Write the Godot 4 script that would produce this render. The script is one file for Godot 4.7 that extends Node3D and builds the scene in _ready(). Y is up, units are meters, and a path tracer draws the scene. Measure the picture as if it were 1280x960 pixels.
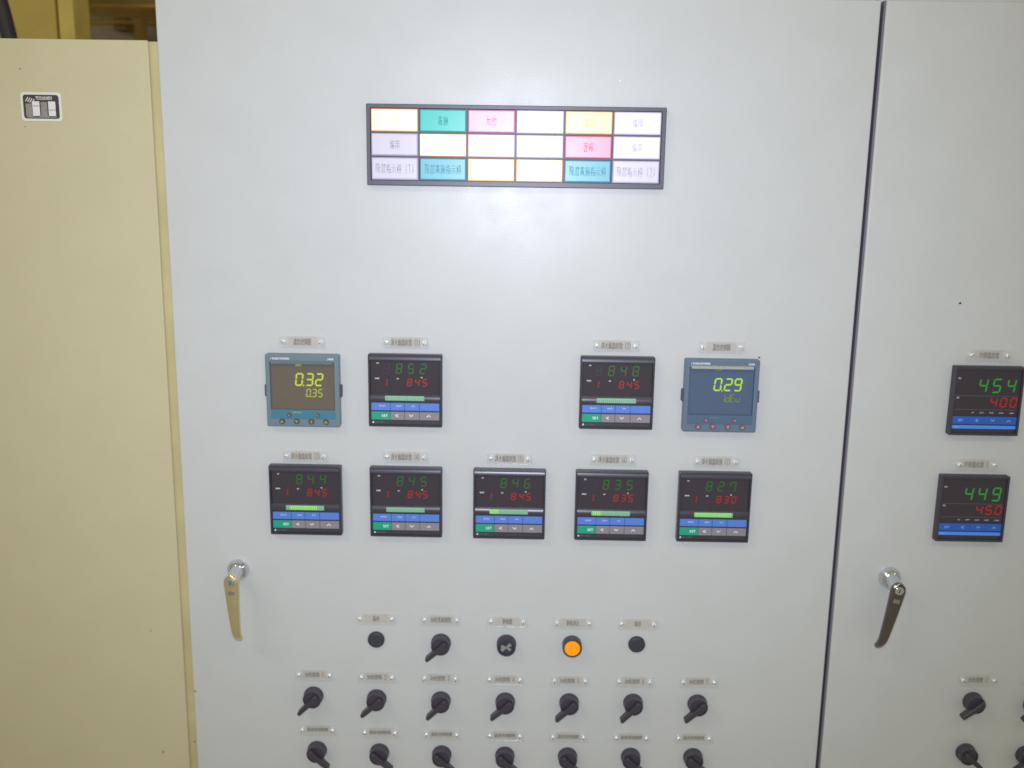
extends Node3D
# A grey control cabinet with panel instruments, an annunciator and selector switches,
# beside a beige cabinet. Front of the grey doors is the plane z = 0, y is height above the floor.

const FOCAL := 1200.0                       # focal length in photograph pixels (1280 x 960)
const EYE := Vector3(0.0, 1.62, 1.2297)
var view: Basis
var used := {}
var mats := {}
var meshes := {}

# ------------------------------------------------------------------ helpers
func px(u: float, v: float, z := 0.0) -> Vector3:   # the point of the plane z that pixel (u, v) looks at
	var d: Vector3 = view * Vector3((u - 640.0) / FOCAL, -(v - 480.0) / FOCAL, -1.0)
	return EYE + d * ((z - EYE.z) / d.z)

func c8(r: int, g: int, b: int, a := 1.0) -> Color:
	return Color(r / 255.0, g / 255.0, b / 255.0, a)

func mat(key: String, col: Color, rough := 0.5, metal := 0.0, emit := 0.0, glow := Color.BLACK) -> StandardMaterial3D:
	if mats.has(key):
		return mats[key]
	var m := StandardMaterial3D.new()
	m.resource_name = key
	m.albedo_color = col
	m.roughness = rough
	m.metallic = metal
	if emit > 0.0:
		m.emission_enabled = true
		m.emission = glow if glow != Color.BLACK else col
		m.emission_energy_multiplier = emit
	mats[key] = m
	return m

func noise_tex(freq: float, seed_: int, lo: Color, hi: Color, size := 512, octaves := 4) -> NoiseTexture2D:
	var n := FastNoiseLite.new()
	n.seed = seed_
	n.frequency = freq
	n.fractal_octaves = octaves
	var t := NoiseTexture2D.new()
	t.noise = n
	t.width = size
	t.height = size
	t.seamless = true
	var g := Gradient.new()
	g.set_color(0, lo)
	g.set_color(1, hi)
	t.color_ramp = g
	return t

func paint(key: String, col: Color, rough: float, seed_: int, vary := 0.05) -> StandardMaterial3D:   # powder coat: fine orange peel, faint grime
	var m := mat(key, col, rough)
	m.albedo_texture = noise_tex(0.012, seed_, Color(1.0 - vary, 1.0 - vary * 1.05, 1.0 - vary * 1.3), Color.WHITE, 512, 5)
	m.uv1_triplanar = true
	m.uv1_world_triplanar = true
	m.uv1_scale = Vector3.ONE * 1.7
	m.roughness_texture = noise_tex(0.02, seed_ + 3, Color(0.84, 0.84, 0.84), Color.WHITE, 512, 5)   # wiped and handled paint: uneven sheen
	m.roughness_texture_channel = BaseMaterial3D.TEXTURE_CHANNEL_RED
	m.heightmap_enabled = true
	m.heightmap_texture = noise_tex(0.22, seed_ + 7, Color.BLACK, Color.WHITE, 1024, 2)
	m.heightmap_scale = 0.006
	return m

func numbered(called: String) -> String:
	if not used.has(called):
		used[called] = 0
		return called
	used[called] += 1
	return "%s_%03d" % [called, used[called]]

func thing(called: String, label: String, category: String, at: Vector3, group := "") -> Node3D:
	var o := Node3D.new()
	o.name = numbered(called)
	add_child(o)
	o.position = at
	o.set_meta("label", label)
	o.set_meta("category", category)
	if group:
		o.set_meta("group", group)
	return o

func mk(called: String, mesh: Mesh, m: Material, parent: Node3D, at := Vector3.ZERO, turn := 0.0) -> MeshInstance3D:
	var o := MeshInstance3D.new()
	o.name = called
	o.mesh = mesh
	o.material_override = m
	parent.add_child(o, true)
	o.position = at
	o.rotation.z = turn
	return o

func tri(st: SurfaceTool, a: Vector3, b: Vector3, c: Vector3, out: Vector3) -> void:
	if (a - c).cross(a - b).dot(out) < 0.0:
		st.add_vertex(a); st.add_vertex(c); st.add_vertex(b)
	else:
		st.add_vertex(a); st.add_vertex(b); st.add_vertex(c)

func quad(st: SurfaceTool, a: Vector3, b: Vector3, c: Vector3, d: Vector3, out: Vector3) -> void:
	tri(st, a, b, c, out)
	tri(st, a, c, d, out)

func start() -> SurfaceTool:
	var st := SurfaceTool.new()
	st.begin(Mesh.PRIMITIVE_TRIANGLES)
	st.set_smooth_group(-1)
	return st

func done(st: SurfaceTool) -> ArrayMesh:
	st.generate_normals()
	return st.commit()

func round_rect(w: float, h: float, r: float, seg := 5) -> PackedVector2Array:
	var p := PackedVector2Array()
	for q in 4:
		var c := Vector2((w / 2 - r) * (1 if q == 0 or q == 3 else -1), (h / 2 - r) * (1 if q < 2 else -1))
		for i in seg + 1:
			var a := (q + float(i) / seg) * PI / 2
			p.append(c + Vector2(cos(a), sin(a)) * r)
	return p

func inset(p: PackedVector2Array, d: float) -> PackedVector2Array:   # convex outline, counter-clockwise
	var out := PackedVector2Array()
	var n := p.size()
	for i in n:
		var e0 := (p[i] - p[(i + n - 1) % n])
		var e1 := (p[(i + 1) % n] - p[i])
		var n0 := Vector2(-e0.y, e0.x).normalized()
		var n1 := Vector2(-e1.y, e1.x).normalized()
		var m := (n0 + n1)
		m = m / maxf(0.4, m.length_squared()) * 2.0 * d
		out.append(p[i] + m)
	return out

func extrude(p: PackedVector2Array, z0: float, z1: float, bev := 0.0, steps := 3) -> ArrayMesh:
	var st := start()
	var rings := [[p, z0]]
	if bev > 0.0:
		for i in steps + 1:
			var a := float(i) / steps * PI / 2
			rings.append([inset(p, bev * (1.0 - cos(a))), z1 - bev * (1.0 - sin(a))])
	else:
		rings.append([p, z1])
	var n := p.size()
	var mid := Vector2.ZERO
	for q in p:
		mid += q / n
	for k in rings.size() - 1:
		var A: PackedVector2Array = rings[k][0]
		var B: PackedVector2Array = rings[k + 1][0]
		for i in n:
			var j := (i + 1) % n
			var e := A[j] - A[i]
			if e.length() < 1e-6:
				e = p[j] - p[i]
			var out := Vector3(e.y, -e.x, absf(e.length()) * (0.3 if k > 0 else 0.0))
			quad(st, Vector3(A[i].x, A[i].y, rings[k][1]), Vector3(A[j].x, A[j].y, rings[k][1]), Vector3(B[j].x, B[j].y, rings[k + 1][1]), Vector3(B[i].x, B[i].y, rings[k + 1][1]), out)
	var T: PackedVector2Array = rings[-1][0]
	for i in n:
		var j := (i + 1) % n
		tri(st, Vector3(mid.x, mid.y, z1), Vector3(T[i].x, T[i].y, z1), Vector3(T[j].x, T[j].y, z1), Vector3.BACK)
		tri(st, Vector3(mid.x, mid.y, z0), Vector3(p[i].x, p[i].y, z0), Vector3(p[j].x, p[j].y, z0), Vector3.FORWARD)
	return done(st)

func plate(w: float, h: float, z0: float, z1: float, r := 0.0006, bev := 0.0003) -> ArrayMesh:
	var key := "plate%f %f %f %f %f %f" % [w, h, z0, z1, r, bev]
	if not meshes.has(key):
		meshes[key] = extrude(round_rect(w, h, r, 3 if r < 0.001 else 6), z0, z1, bev, 2)
	return meshes[key]

func frame(w: float, h: float, l: float, r_: float, t: float, b: float, z0: float, z1: float, rad: float, bev: float, fall := 0.0) -> ArrayMesh:   # a rim with margins l, r_, t, b; its inner wall slopes by fall
	var key := "frame%f %f %f %f %f %f %f %f" % [w, h, l, r_, t, b, z1, fall]
	if meshes.has(key):
		return meshes[key]
	var st := start()
	var o := round_rect(w, h, rad, 5)
	var iw := w - l - r_
	var ih := h - t - b
	var c := Vector2((l - r_) / 2, (b - t) / 2)
	var inn := PackedVector2Array()
	var deep := PackedVector2Array()
	for q in round_rect(iw, ih, 0.0008, 5):
		inn.append(q + c)
	for q in round_rect(iw - fall * 2, ih - fall * 2, 0.0006, 5):
		deep.append(q + c)
	var rings := [[o, z0], [o, z1 - bev], [inset(o, bev * 0.3), z1 - bev * 0.3], [inset(o, bev), z1], [inn, z1], [deep, z0 + 0.0002]]
	var n := o.size()
	for k in rings.size() - 1:
		for i in n:
			var j := (i + 1) % n
			var e: Vector2 = o[j] - o[i]
			var out := Vector3(e.y, -e.x, e.length() * 0.4).normalized()
			if k == 3:
				out = Vector3.BACK
			elif k == 4:
				out = Vector3(-e.y, e.x, e.length() * 0.2)
			var A: PackedVector2Array = rings[k][0]
			var B: PackedVector2Array = rings[k + 1][0]
			quad(st, Vector3(A[i].x, A[i].y, rings[k][1]), Vector3(A[j].x, A[j].y, rings[k][1]), Vector3(B[j].x, B[j].y, rings[k + 1][1]), Vector3(B[i].x, B[i].y, rings[k + 1][1]), out)
	meshes[key] = done(st)
	return meshes[key]

func lathe(profile: Array, seg := 28) -> ArrayMesh:   # profile: [radius, z] pairs from the panel outwards, spun round z
	var key := "lathe" + str(profile)
	if meshes.has(key):
		return meshes[key]
	var st := start()
	for k in profile.size() - 1:
		st.set_smooth_group(k + 1)
		var r0: float = profile[k][0]
		var z0: float = profile[k][1]
		var r1: float = profile[k + 1][0]
		var z1: float = profile[k + 1][1]
		for i in seg:
			var a := TAU * i / seg
			var b := TAU * (i + 1) / seg
			var m := (a + b) / 2
			var out := Vector3(cos(m) * (z1 - z0), sin(m) * (z1 - z0), r0 - r1)
			var p0 := Vector3(cos(a) * r0, sin(a) * r0, z0)
			var p1 := Vector3(cos(b) * r0, sin(b) * r0, z0)
			var p2 := Vector3(cos(b) * r1, sin(b) * r1, z1)
			var p3 := Vector3(cos(a) * r1, sin(a) * r1, z1)
			if r0 > 1e-6:
				tri(st, p0, p1, p2, out)
			if r1 > 1e-6:
				tri(st, p0, p2, p3, out)
	meshes[key] = done(st)
	return meshes[key]

func tube(path: Array, radii: Array, seg := 16) -> ArrayMesh:
	var st := start()
	st.set_smooth_group(1)
	var rings := []
	for k in path.size():
		var d: Vector3 = (path[mini(k + 1, path.size() - 1)] - path[maxi(k - 1, 0)]).normalized()
		var s := d.cross(Vector3.RIGHT if absf(d.x) < 0.9 else Vector3.UP).normalized()
		var t := d.cross(s)
		var ring := []
		for i in seg:
			var a := TAU * i / seg
			ring.append(path[k] + (s * cos(a) + t * sin(a)) * radii[k])
		rings.append(ring)
	for k in path.size() - 1:
		for i in seg:
			var j := (i + 1) % seg
			var out: Vector3 = rings[k][i] + rings[k][j] - path[k] * 2
			quad(st, rings[k][i], rings[k][j], rings[k + 1][j], rings[k + 1][i], out)
	st.set_smooth_group(-1)
	for e in [0, path.size() - 1]:
		for i in seg:
			tri(st, path[e], rings[e][i], rings[e][(i + 1) % seg], path[e] - path[1 if e == 0 else e - 1])
	return done(st)

func hbar(w: float, profile: Array) -> ArrayMesh:   # profile: [y, z] pairs from top to bottom, drawn out along x with a smooth front
	var key := "hbar%f %s" % [w, str(profile)]
	if meshes.has(key):
		return meshes[key]
	var st := start()
	st.set_smooth_group(1)
	var X := w / 2
	for k in profile.size() - 1:
		var a := Vector2(profile[k][0], profile[k][1])
		var b := Vector2(profile[k + 1][0], profile[k + 1][1])
		var out := Vector3(0, -(b.y - a.y), -(b.x - a.x))
		quad(st, Vector3(-X, a.x, a.y), Vector3(X, a.x, a.y), Vector3(X, b.x, b.y), Vector3(-X, b.x, b.y), out)
	st.set_smooth_group(-1)
	var z0: float = minf(profile[0][1], profile[-1][1]) - 0.002
	for sgn in [-1.0, 1.0]:
		for k in profile.size() - 1:
			quad(st, Vector3(X * sgn, profile[k][0], profile[k][1]), Vector3(X * sgn, profile[k + 1][0], profile[k + 1][1]), Vector3(X * sgn, profile[k + 1][0], z0), Vector3(X * sgn, profile[k][0], z0), Vector3(sgn, 0, 0))
	quad(st, Vector3(-X, profile[-1][0], profile[-1][1]), Vector3(X, profile[-1][0], profile[-1][1]), Vector3(X, profile[-1][0], z0), Vector3(-X, profile[-1][0], z0), Vector3.DOWN)
	quad(st, Vector3(-X, profile[0][0], profile[0][1]), Vector3(X, profile[0][0], profile[0][1]), Vector3(X, profile[0][0], z0), Vector3(-X, profile[0][0], z0), Vector3.UP)
	meshes[key] = done(st)
	return meshes[key]

func arc_profile(tall: float, z: float, up: float, down: float, n := 8) -> Array:   # a convex strip whose face turns from up degrees (top) to down degrees (bottom)
	var p := []
	var y := tall / 2
	var depth := 0.0
	for i in n + 1:
		p.append([y, depth])
		var a := deg_to_rad(lerpf(up, down, (i + 0.5) / n))
		y -= tall / n
		depth += tan(a) * tall / n
	var most := 0.0
	for q in p:
		most = maxf(most, q[1])
	for q in p:
		q[1] += z - most
	return p

func box_between(a: Vector3, b: Vector3, bev := 0.004) -> ArrayMesh:   # local box whose corners are a and b
	var w := absf(b.x - a.x)
	var h := absf(b.y - a.y)
	var p := round_rect(w, h, minf(bev, minf(w, h) * 0.3), 4)
	return extrude(p, minf(a.z, b.z), maxf(a.z, b.z), bev * 0.6, 3)

# ------------------------------------------------------------------ writing
const GLYPHS := {
	"備": [3,0,1,4, 2,3,2,10, 4,2,10,2, 5.5,.5,5.5,3, 8,.5,8,3, 4,4,10,4, 5,4,4,9, 5.5,6,5.5,10, 5.5,6,9.5,6, 9.5,6,9.5,10, 5.5,8,9.5,8, 7.5,6,7.5,10],
	"用": [2,1,9,1, 2,1,1,10, 9,1,9,10, 2,4,9,4, 2,7,9,7, 5.5,1,5.5,10],
	"指": [0,3,4,3, 2,0,2,10, 0,7,4,5.5, 5,1.5,9,.8, 5,0,5,4, 5,4,10,4, 5.5,6,9.5,6, 5.5,6,5.5,10, 9.5,6,9.5,10, 5.5,8,9.5,8, 5.5,10,9.5,10],
	"示": [2,1,8,1, 0,4,10,4, 5,4,5,10, 2.5,6,1,9, 7.5,6,9,9],
	"燈": [.5,3,1,5, 2,0,2,6, 2,6,0,10, 3.5,3,3,5, 2,6,3.5,9, 5,1,7,1, 7,1,5,4, 8,0,10,4, 5,4.5,9.5,4.5, 6,6,9,6, 6,6,6,8, 9,6,9,8, 6,8,9,8, 5,10,10,10],
	"溫": [.5,1,1.5,2, 0,4,1,5, 0,10,2,6, 3.5,.5,9,.5, 3.5,.5,3.5,5, 9,.5,9,5, 3.5,5,9,5, 6,1,5,4, 6,2,8,4, 3,7,3,10, 9.5,7,9.5,10, 3,7,9.5,7, 5.2,7,5.2,10, 7.4,7,7.4,10, 2,10,10,10],
	"度": [5,0,5,1.5, 1,1.5,10,1.5, 1,1.5,0,10, 2,4,9.5,4, 4,2.5,4,6, 7.5,2.5,7.5,6, 4,6,7.5,6, 3,7.5,9,7.5, 9,7.5,3,10, 4,8,9.5,10],
	"控": [0,3,4,3, 2,0,2,10, 0,7,4,5.5, 7,0,7,1.5, 4.5,2,10,2, 4.5,2,4.5,4, 10,2,10,4, 6,3.5,5,5.5, 8,3.5,9.5,5.5, 5,6.5,9.5,6.5, 7.2,6.5,7.2,10, 4.5,10,10,10],
	"制": [1.5,.5,1,3, 0,3.5,6.5,3.5, 1,2,6,2, 3.5,0,3.5,10, 1,5.5,6,5.5, 1,5.5,1,9, 6,5.5,6,9, 8,1,8,7, 10,0,10,10],
	"器": [.5,.5,4,.5, .5,.5,.5,3.5, 4,.5,4,3.5, .5,3.5,4,3.5, 6,.5,9.5,.5, 6,.5,6,3.5, 9.5,.5,9.5,3.5, 6,3.5,9.5,3.5, 0,5,10,5, 5,3.8,1.5,6.4, 5,5,8.5,6.4, .5,6.8,4,6.8, .5,6.8,.5,10, 4,6.8,4,10, .5,10,4,10, 6,6.8,9.5,6.8, 6,6.8,6,10, 9.5,6.8,9.5,10, 6,10,9.5,10],
	"淨": [.5,1,1.5,2, 0,4,1,5, 0,10,2,6, 4,1,9,0, 4,2,5,3, 6.5,1.5,6.5,3, 9,1.5,8,3, 4,4,9,4, 9,4,9,8, 3,6,10,6, 4,8,9,8, 6.5,4,6.5,10],
	"火": [5,0,5,5, 5,5,1,10, 5,5,9,10, 2,3,3,5, 8.5,2.5,7,5],
	"爐": [.5,3,1,5, 2,0,2,6, 2,6,0,10, 3.5,3,3,5, 2,6,3.5,9, 6,0,6,2, 6,1,9,1, 4.5,2.5,10,2.5, 4.5,2.5,4,10, 5.5,4,9.5,4, 5.5,5.5,9.5,5.5, 5.5,7,9.5,7, 5.5,7,5.5,10, 9.5,7,9.5,10, 5.5,8.5,9.5,8.5, 5.5,10,9.5,10, 7.5,4,7.5,10],
	"錶": [2.5,0,0,3, 2.5,0,5,3, 1,4,4,4, 0,6.5,5,6.5, 2.5,3,2.5,10, 0,10,5,10, 6,1.5,10,1.5, 6,3,10,3, 5.5,4.5,10,4.5, 8,0,8,4.5, 8,4.5,5.5,8, 7,6.5,7,10, 8,5,10,10],
	"警": [1,1,9,1, 2,0,2,2, 7,0,7,2, 1,3,5,3, 5,3,4,5, 1.5,4,3.5,4, 6,3,10,5, 10,2.5,6,5.5, 1,6,9.5,6, 2.5,7,8,7, 2.5,8.5,8,8.5, 2.5,8.5,2.5,10, 8,8.5,8,10, 2.5,10,8,10],
	"報": [0,2,5,2, 2.5,0,2.5,10, 0,4,5,4, 1,4.5,1.5,6, 4,4.5,3.5,6, 0,7,5,7, 6,1,9.5,1, 6,1,6,10, 9.5,1,9.5,4, 6,5,9.5,5, 9.5,5,6.5,10, 7,6,10,10],
	"停": [3,0,1,4, 2,3,2,10, 4,1.5,10,1.5, 7,0,7,1.5, 5,3,9,3, 5,3,5,4.5, 9,3,9,4.5, 5,4.5,9,4.5, 4,6,10,6, 7,6,7,10, 5,8,9,8],
	"止": [5,0,5,10, 5,4,9,4, 2,3,2,10, 0,10,10,10],
	"加": [0,3,5,3, 2.5,0,2,5, 2,5,0,10, 5,3,4.5,10, 6.5,3,10,3, 6.5,3,6.5,9, 10,3,10,9, 6.5,9,10,9],
	"熱": [0,2,4.5,2, 2,0,2,6, 0,4,4.5,4, 0,6,4.5,6, 5,2.5,9,2.5, 7,0,5,6, 9,2.5,9.5,6, 1,8,.5,10, 4,8,4.5,10, 6.5,8,7,10, 9,8,10,10],
	"電": [1,.5,9,.5, 0,2,10,2, 5,.5,5,9, 2,3,4,3, 6,3,8,3, 2,5,8,5, 2,5,2,9, 8,5,8,9, 2,7,8,7, 2,9,8,9, 8,9.5,10,9.5],
	"源": [.5,1,1.5,2, 0,4,1,5, 0,10,2,6, 3,1,10,1, 3,1,2.5,10, 5,3,9,3, 5,3,5,6, 9,3,9,6, 5,4.5,9,4.5, 5,6,9,6, 7,6,7,10, 5,7.5,4,9.5, 9,7.5,10,9.5],
	"開": [.5,.5,.5,10, .5,.5,4,.5, 4,.5,4,4, .5,4,4,4, .5,2.2,4,2.2, 9.5,.5,9.5,10, 6,.5,9.5,.5, 6,.5,6,4, 6,4,9.5,4, 6,2.2,9.5,2.2, 3,6,7,6, 3,7.5,7,7.5, 4,6,3.5,10, 6.2,6,6.2,10],
	"關": [.5,.5,.5,10, .5,.5,4,.5, 4,.5,4,4, .5,4,4,4, .5,2.2,4,2.2, 9.5,.5,9.5,10, 6,.5,9.5,.5, 6,.5,6,4, 6,4,9.5,4, 6,2.2,9.5,2.2, 3,5.5,7,5.5, 5,5,5,9, 3,7,7,7, 3,9.5,7,9.5],
	"除": [1,0,1,10, 1,0,3.5,0, 3.5,0,2,4, 2,4,3.5,6, 7,0,4,4, 7,0,10,4, 5.5,4,8.5,4, 4.5,6,9.5,6, 7,4,7,10, 5.5,7.5,4.5,9.5, 8.5,7.5,9.5,9.5],
	"濕": [.5,1,1.5,2, 0,4,1,5, 0,10,2,6, 3.5,.5,9,.5, 3.5,2,9,2, 3.5,.5,3.5,4, 9,.5,9,4, 3.5,4,9,4, 5,5,4,7, 8,5,7,7, 4,8.5,5,7, 8.5,8.5,9,7, 3,10,3.5,9, 5,10,5.5,9, 7,10,7.5,9, 9.5,10,9.5,9],
	"冷": [1,1,2,3, 0,9,2,6, 6.5,0,3,4, 6.5,0,10,4, 5,4,8.5,4, 4,6,9,6, 9,6,7,8, 5,8,7.5,10],
	"卻": [2,0,0,3, 4,0,5.5,3, 2.8,3,0,5.5, 2.8,3,5.5,5.5, 1,6,4.5,6, 1,6,1,10, 4.5,6,4.5,10, 1,10,4.5,10, 7,1,7,10, 7,1,10,1, 10,1,10,7, 10,7,8.5,7],
	"(": [6,0,4,3, 4,3,4,7, 4,7,6,10],
	")": [4,0,6,3, 6,3,6,7, 6,7,4,10],
	"1": [3,2,5,0, 5,0,5,10],
	"2": [2,2,5,0, 5,0,8,2, 8,2,8,4, 8,4,2,10, 2,10,8,10],
	"3": [2,0,8,0, 8,0,5,4, 5,4,8,6, 8,6,8,8, 8,8,5,10, 5,10,2,9],
	"4": [7,10,7,0, 7,0,1,7, 1,7,9,7],
	"5": [8,0,3,0, 3,0,2,5, 2,5,7,4.5, 7,4.5,8,7, 8,7,6,10, 6,10,2,9],
	"6": [7,0,2,6, 2,6,2,8, 2,8,5,10, 5,10,8,8, 8,8,8,6, 8,6,5,4.5, 5,4.5,2,6],
	"7": [2,0,8,0, 8,0,4,10],
	"<": [8,1,2,5, 2,5,8,9],
	"v": [1,2,5,8, 5,8,9,2],
	"^": [1,8,5,2, 5,2,9,8],
	" ": [],
}

func strokes(text: String, cw: float, ch: float, pen: float, narrow := 0.6, lean := 0.0) -> ArrayMesh:   # flat brush strokes, centred; digits and brackets take a narrower cell
	var key := "strokes%s %f %f %f" % [text, cw, ch, pen]
	if meshes.has(key):
		return meshes[key]
	var wide := 0.0
	for c in text:
		wide += cw * (narrow if c in " ()1234567" else 1.0)
	var st := start()
	var x := -wide / 2
	for c in text:
		var step := cw * (narrow if c in " ()1234567" else 1.0)
		var g: Array = GLYPHS.get(c, [])
		for i in range(0, g.size(), 4):
			var a := Vector2(x + step * (0.08 + 0.084 * float(g[i])), ch * (0.5 - 0.1 * float(g[i + 1])))
			var b := Vector2(x + step * (0.08 + 0.084 * float(g[i + 2])), ch * (0.5 - 0.1 * float(g[i + 3])))
			a.x += a.y * lean
			b.x += b.y * lean
			var d := (b - a).normalized() * pen / 2
			var s := Vector2(-d.y, d.x)
			a -= d
			b += d
			quad(st, Vector3(a.x + s.x, a.y + s.y, 0), Vector3(b.x + s.x, b.y + s.y, 0), Vector3(b.x - s.x, b.y - s.y, 0), Vector3(a.x - s.x, a.y - s.y, 0), Vector3.BACK)
		x += step
	meshes[key] = done(st)
	return meshes[key]

func latin(text: String, size: float, bold := true, lean := 0.0) -> Mesh:   # size = height of a capital, roughly
	var key := "latin%s %f" % [text, size]
	if not meshes.has(key):
		var t := TextMesh.new()
		var f := SystemFont.new()
		f.font_names = PackedStringArray(["Droid Sans"])
		f.font_weight = 700 if bold else 400
		t.font = f
		t.text = text
		t.font_size = 24
		t.pixel_size = size / 17.5
		t.depth = 0.0002
		t.curve_step = 4.0
		meshes[key] = t
	return meshes[key]

const SEGMENTS := {"0": "abcdef", "1": "bc", "2": "abged", "3": "abgcd", "4": "fgbc", "5": "afgcd", "6": "afgedc", "7": "abcf", "8": "abcdefg", "9": "abcdfg", "d": "bcdeg", "E": "adefg", "u": "cde", "i": "f", "r": "eg"}

func seven(c: String, w: float, h: float, pen: float, lean := 0.12) -> ArrayMesh:
	var key := "seven%s %f %f" % [c, w, h]
	if meshes.has(key):
		return meshes[key]
	var st := start()
	var X := w / 2
	var Y := h / 2
	var ends := {"a": [-X, Y, X, Y], "b": [X, Y, X, 0], "c": [X, 0, X, -Y], "d": [-X, -Y, X, -Y], "e": [-X, 0, -X, -Y], "f": [-X, Y, -X, 0], "g": [-X, 0, X, 0]}
	for s in SEGMENTS[c]:
		var q: Array = ends[s]
		var a := Vector2(q[0], q[1])
		var b := Vector2(q[2], q[3])
		var d := (b - a).normalized()
		var n := Vector2(-d.y, d.x) * pen / 2
		var g := d * pen * 0.12
		var m := d * pen * 0.5
		var pts := [a + g, a + m + n, b - m + n, b - g, b - m - n, a + m - n]
		for i in range(1, 5):
			var t := []
			for k in [0, i, i + 1]:
				t.append(Vector3(pts[k].x + pts[k].y * lean, pts[k].y, 0))
			tri(st, t[0], t[1], t[2], Vector3.BACK)
	meshes[key] = done(st)
	return meshes[key]

# ------------------------------------------------------------------ panel hardware
func nameplate(u: float, v: float, text: String, label: String, group: String, cw := 0.0046, ch := 0.0078, w := 0.060, tone := 0) -> void:
	var t := thing("nameplate", label, "nameplate", px(u, v, 0.0), group)
	mk("card", plate(w * 0.62, 0.0122, 0.0003, 0.0007, 0.0004, 0.0001), mats["card%d" % tone], t)
	mk("lettering", strokes(text, cw, ch, 0.00085), mats.ink, t, Vector3(0, 0, 0.00085))
	mk("clear_cover", plate(w, 0.0150, 0.0012, 0.0032, 0.0012, 0.0006), mats.acrylic, t)
	for s in [-1, 1]:
		var sc := mk("screw", lathe([[0.0031, 0.0], [0.0031, 0.0040], [0.0028, 0.0048], [0.0018, 0.0055], [0.0, 0.0058]], 16), mats.screw, t, Vector3(s * w * 0.41, 0, 0))
		mk("slot", plate(0.0046, 0.0007, 0.0052, 0.0059, 0.0002, 0.0001), mats.dark, sc, Vector3.ZERO, 0.6 * s + u * 0.1)

func digits(parent: Node3D, text: String, xs: Array, y: float, w: float, h: float, pen: float, z: float, m: Material, ghost: Material = null) -> void:
	for i in text.length():
		var at := Vector3((float(xs[i]) - 0.5) * 0.096, (0.5 - y) * 0.096, z)
		if ghost:
			mk("unlit_digit", seven("8", w, h, pen), ghost, parent, at - Vector3(0, 0, 0.0001))
		if text[i] != " ":
			mk("digit", seven(text[i], w, h, pen), m, parent, at)

func face(fx: float, fy: float, z: float) -> Vector3:
	return Vector3((fx - 0.5) * 0.096, (0.5 - fy) * 0.096, z)

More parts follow.
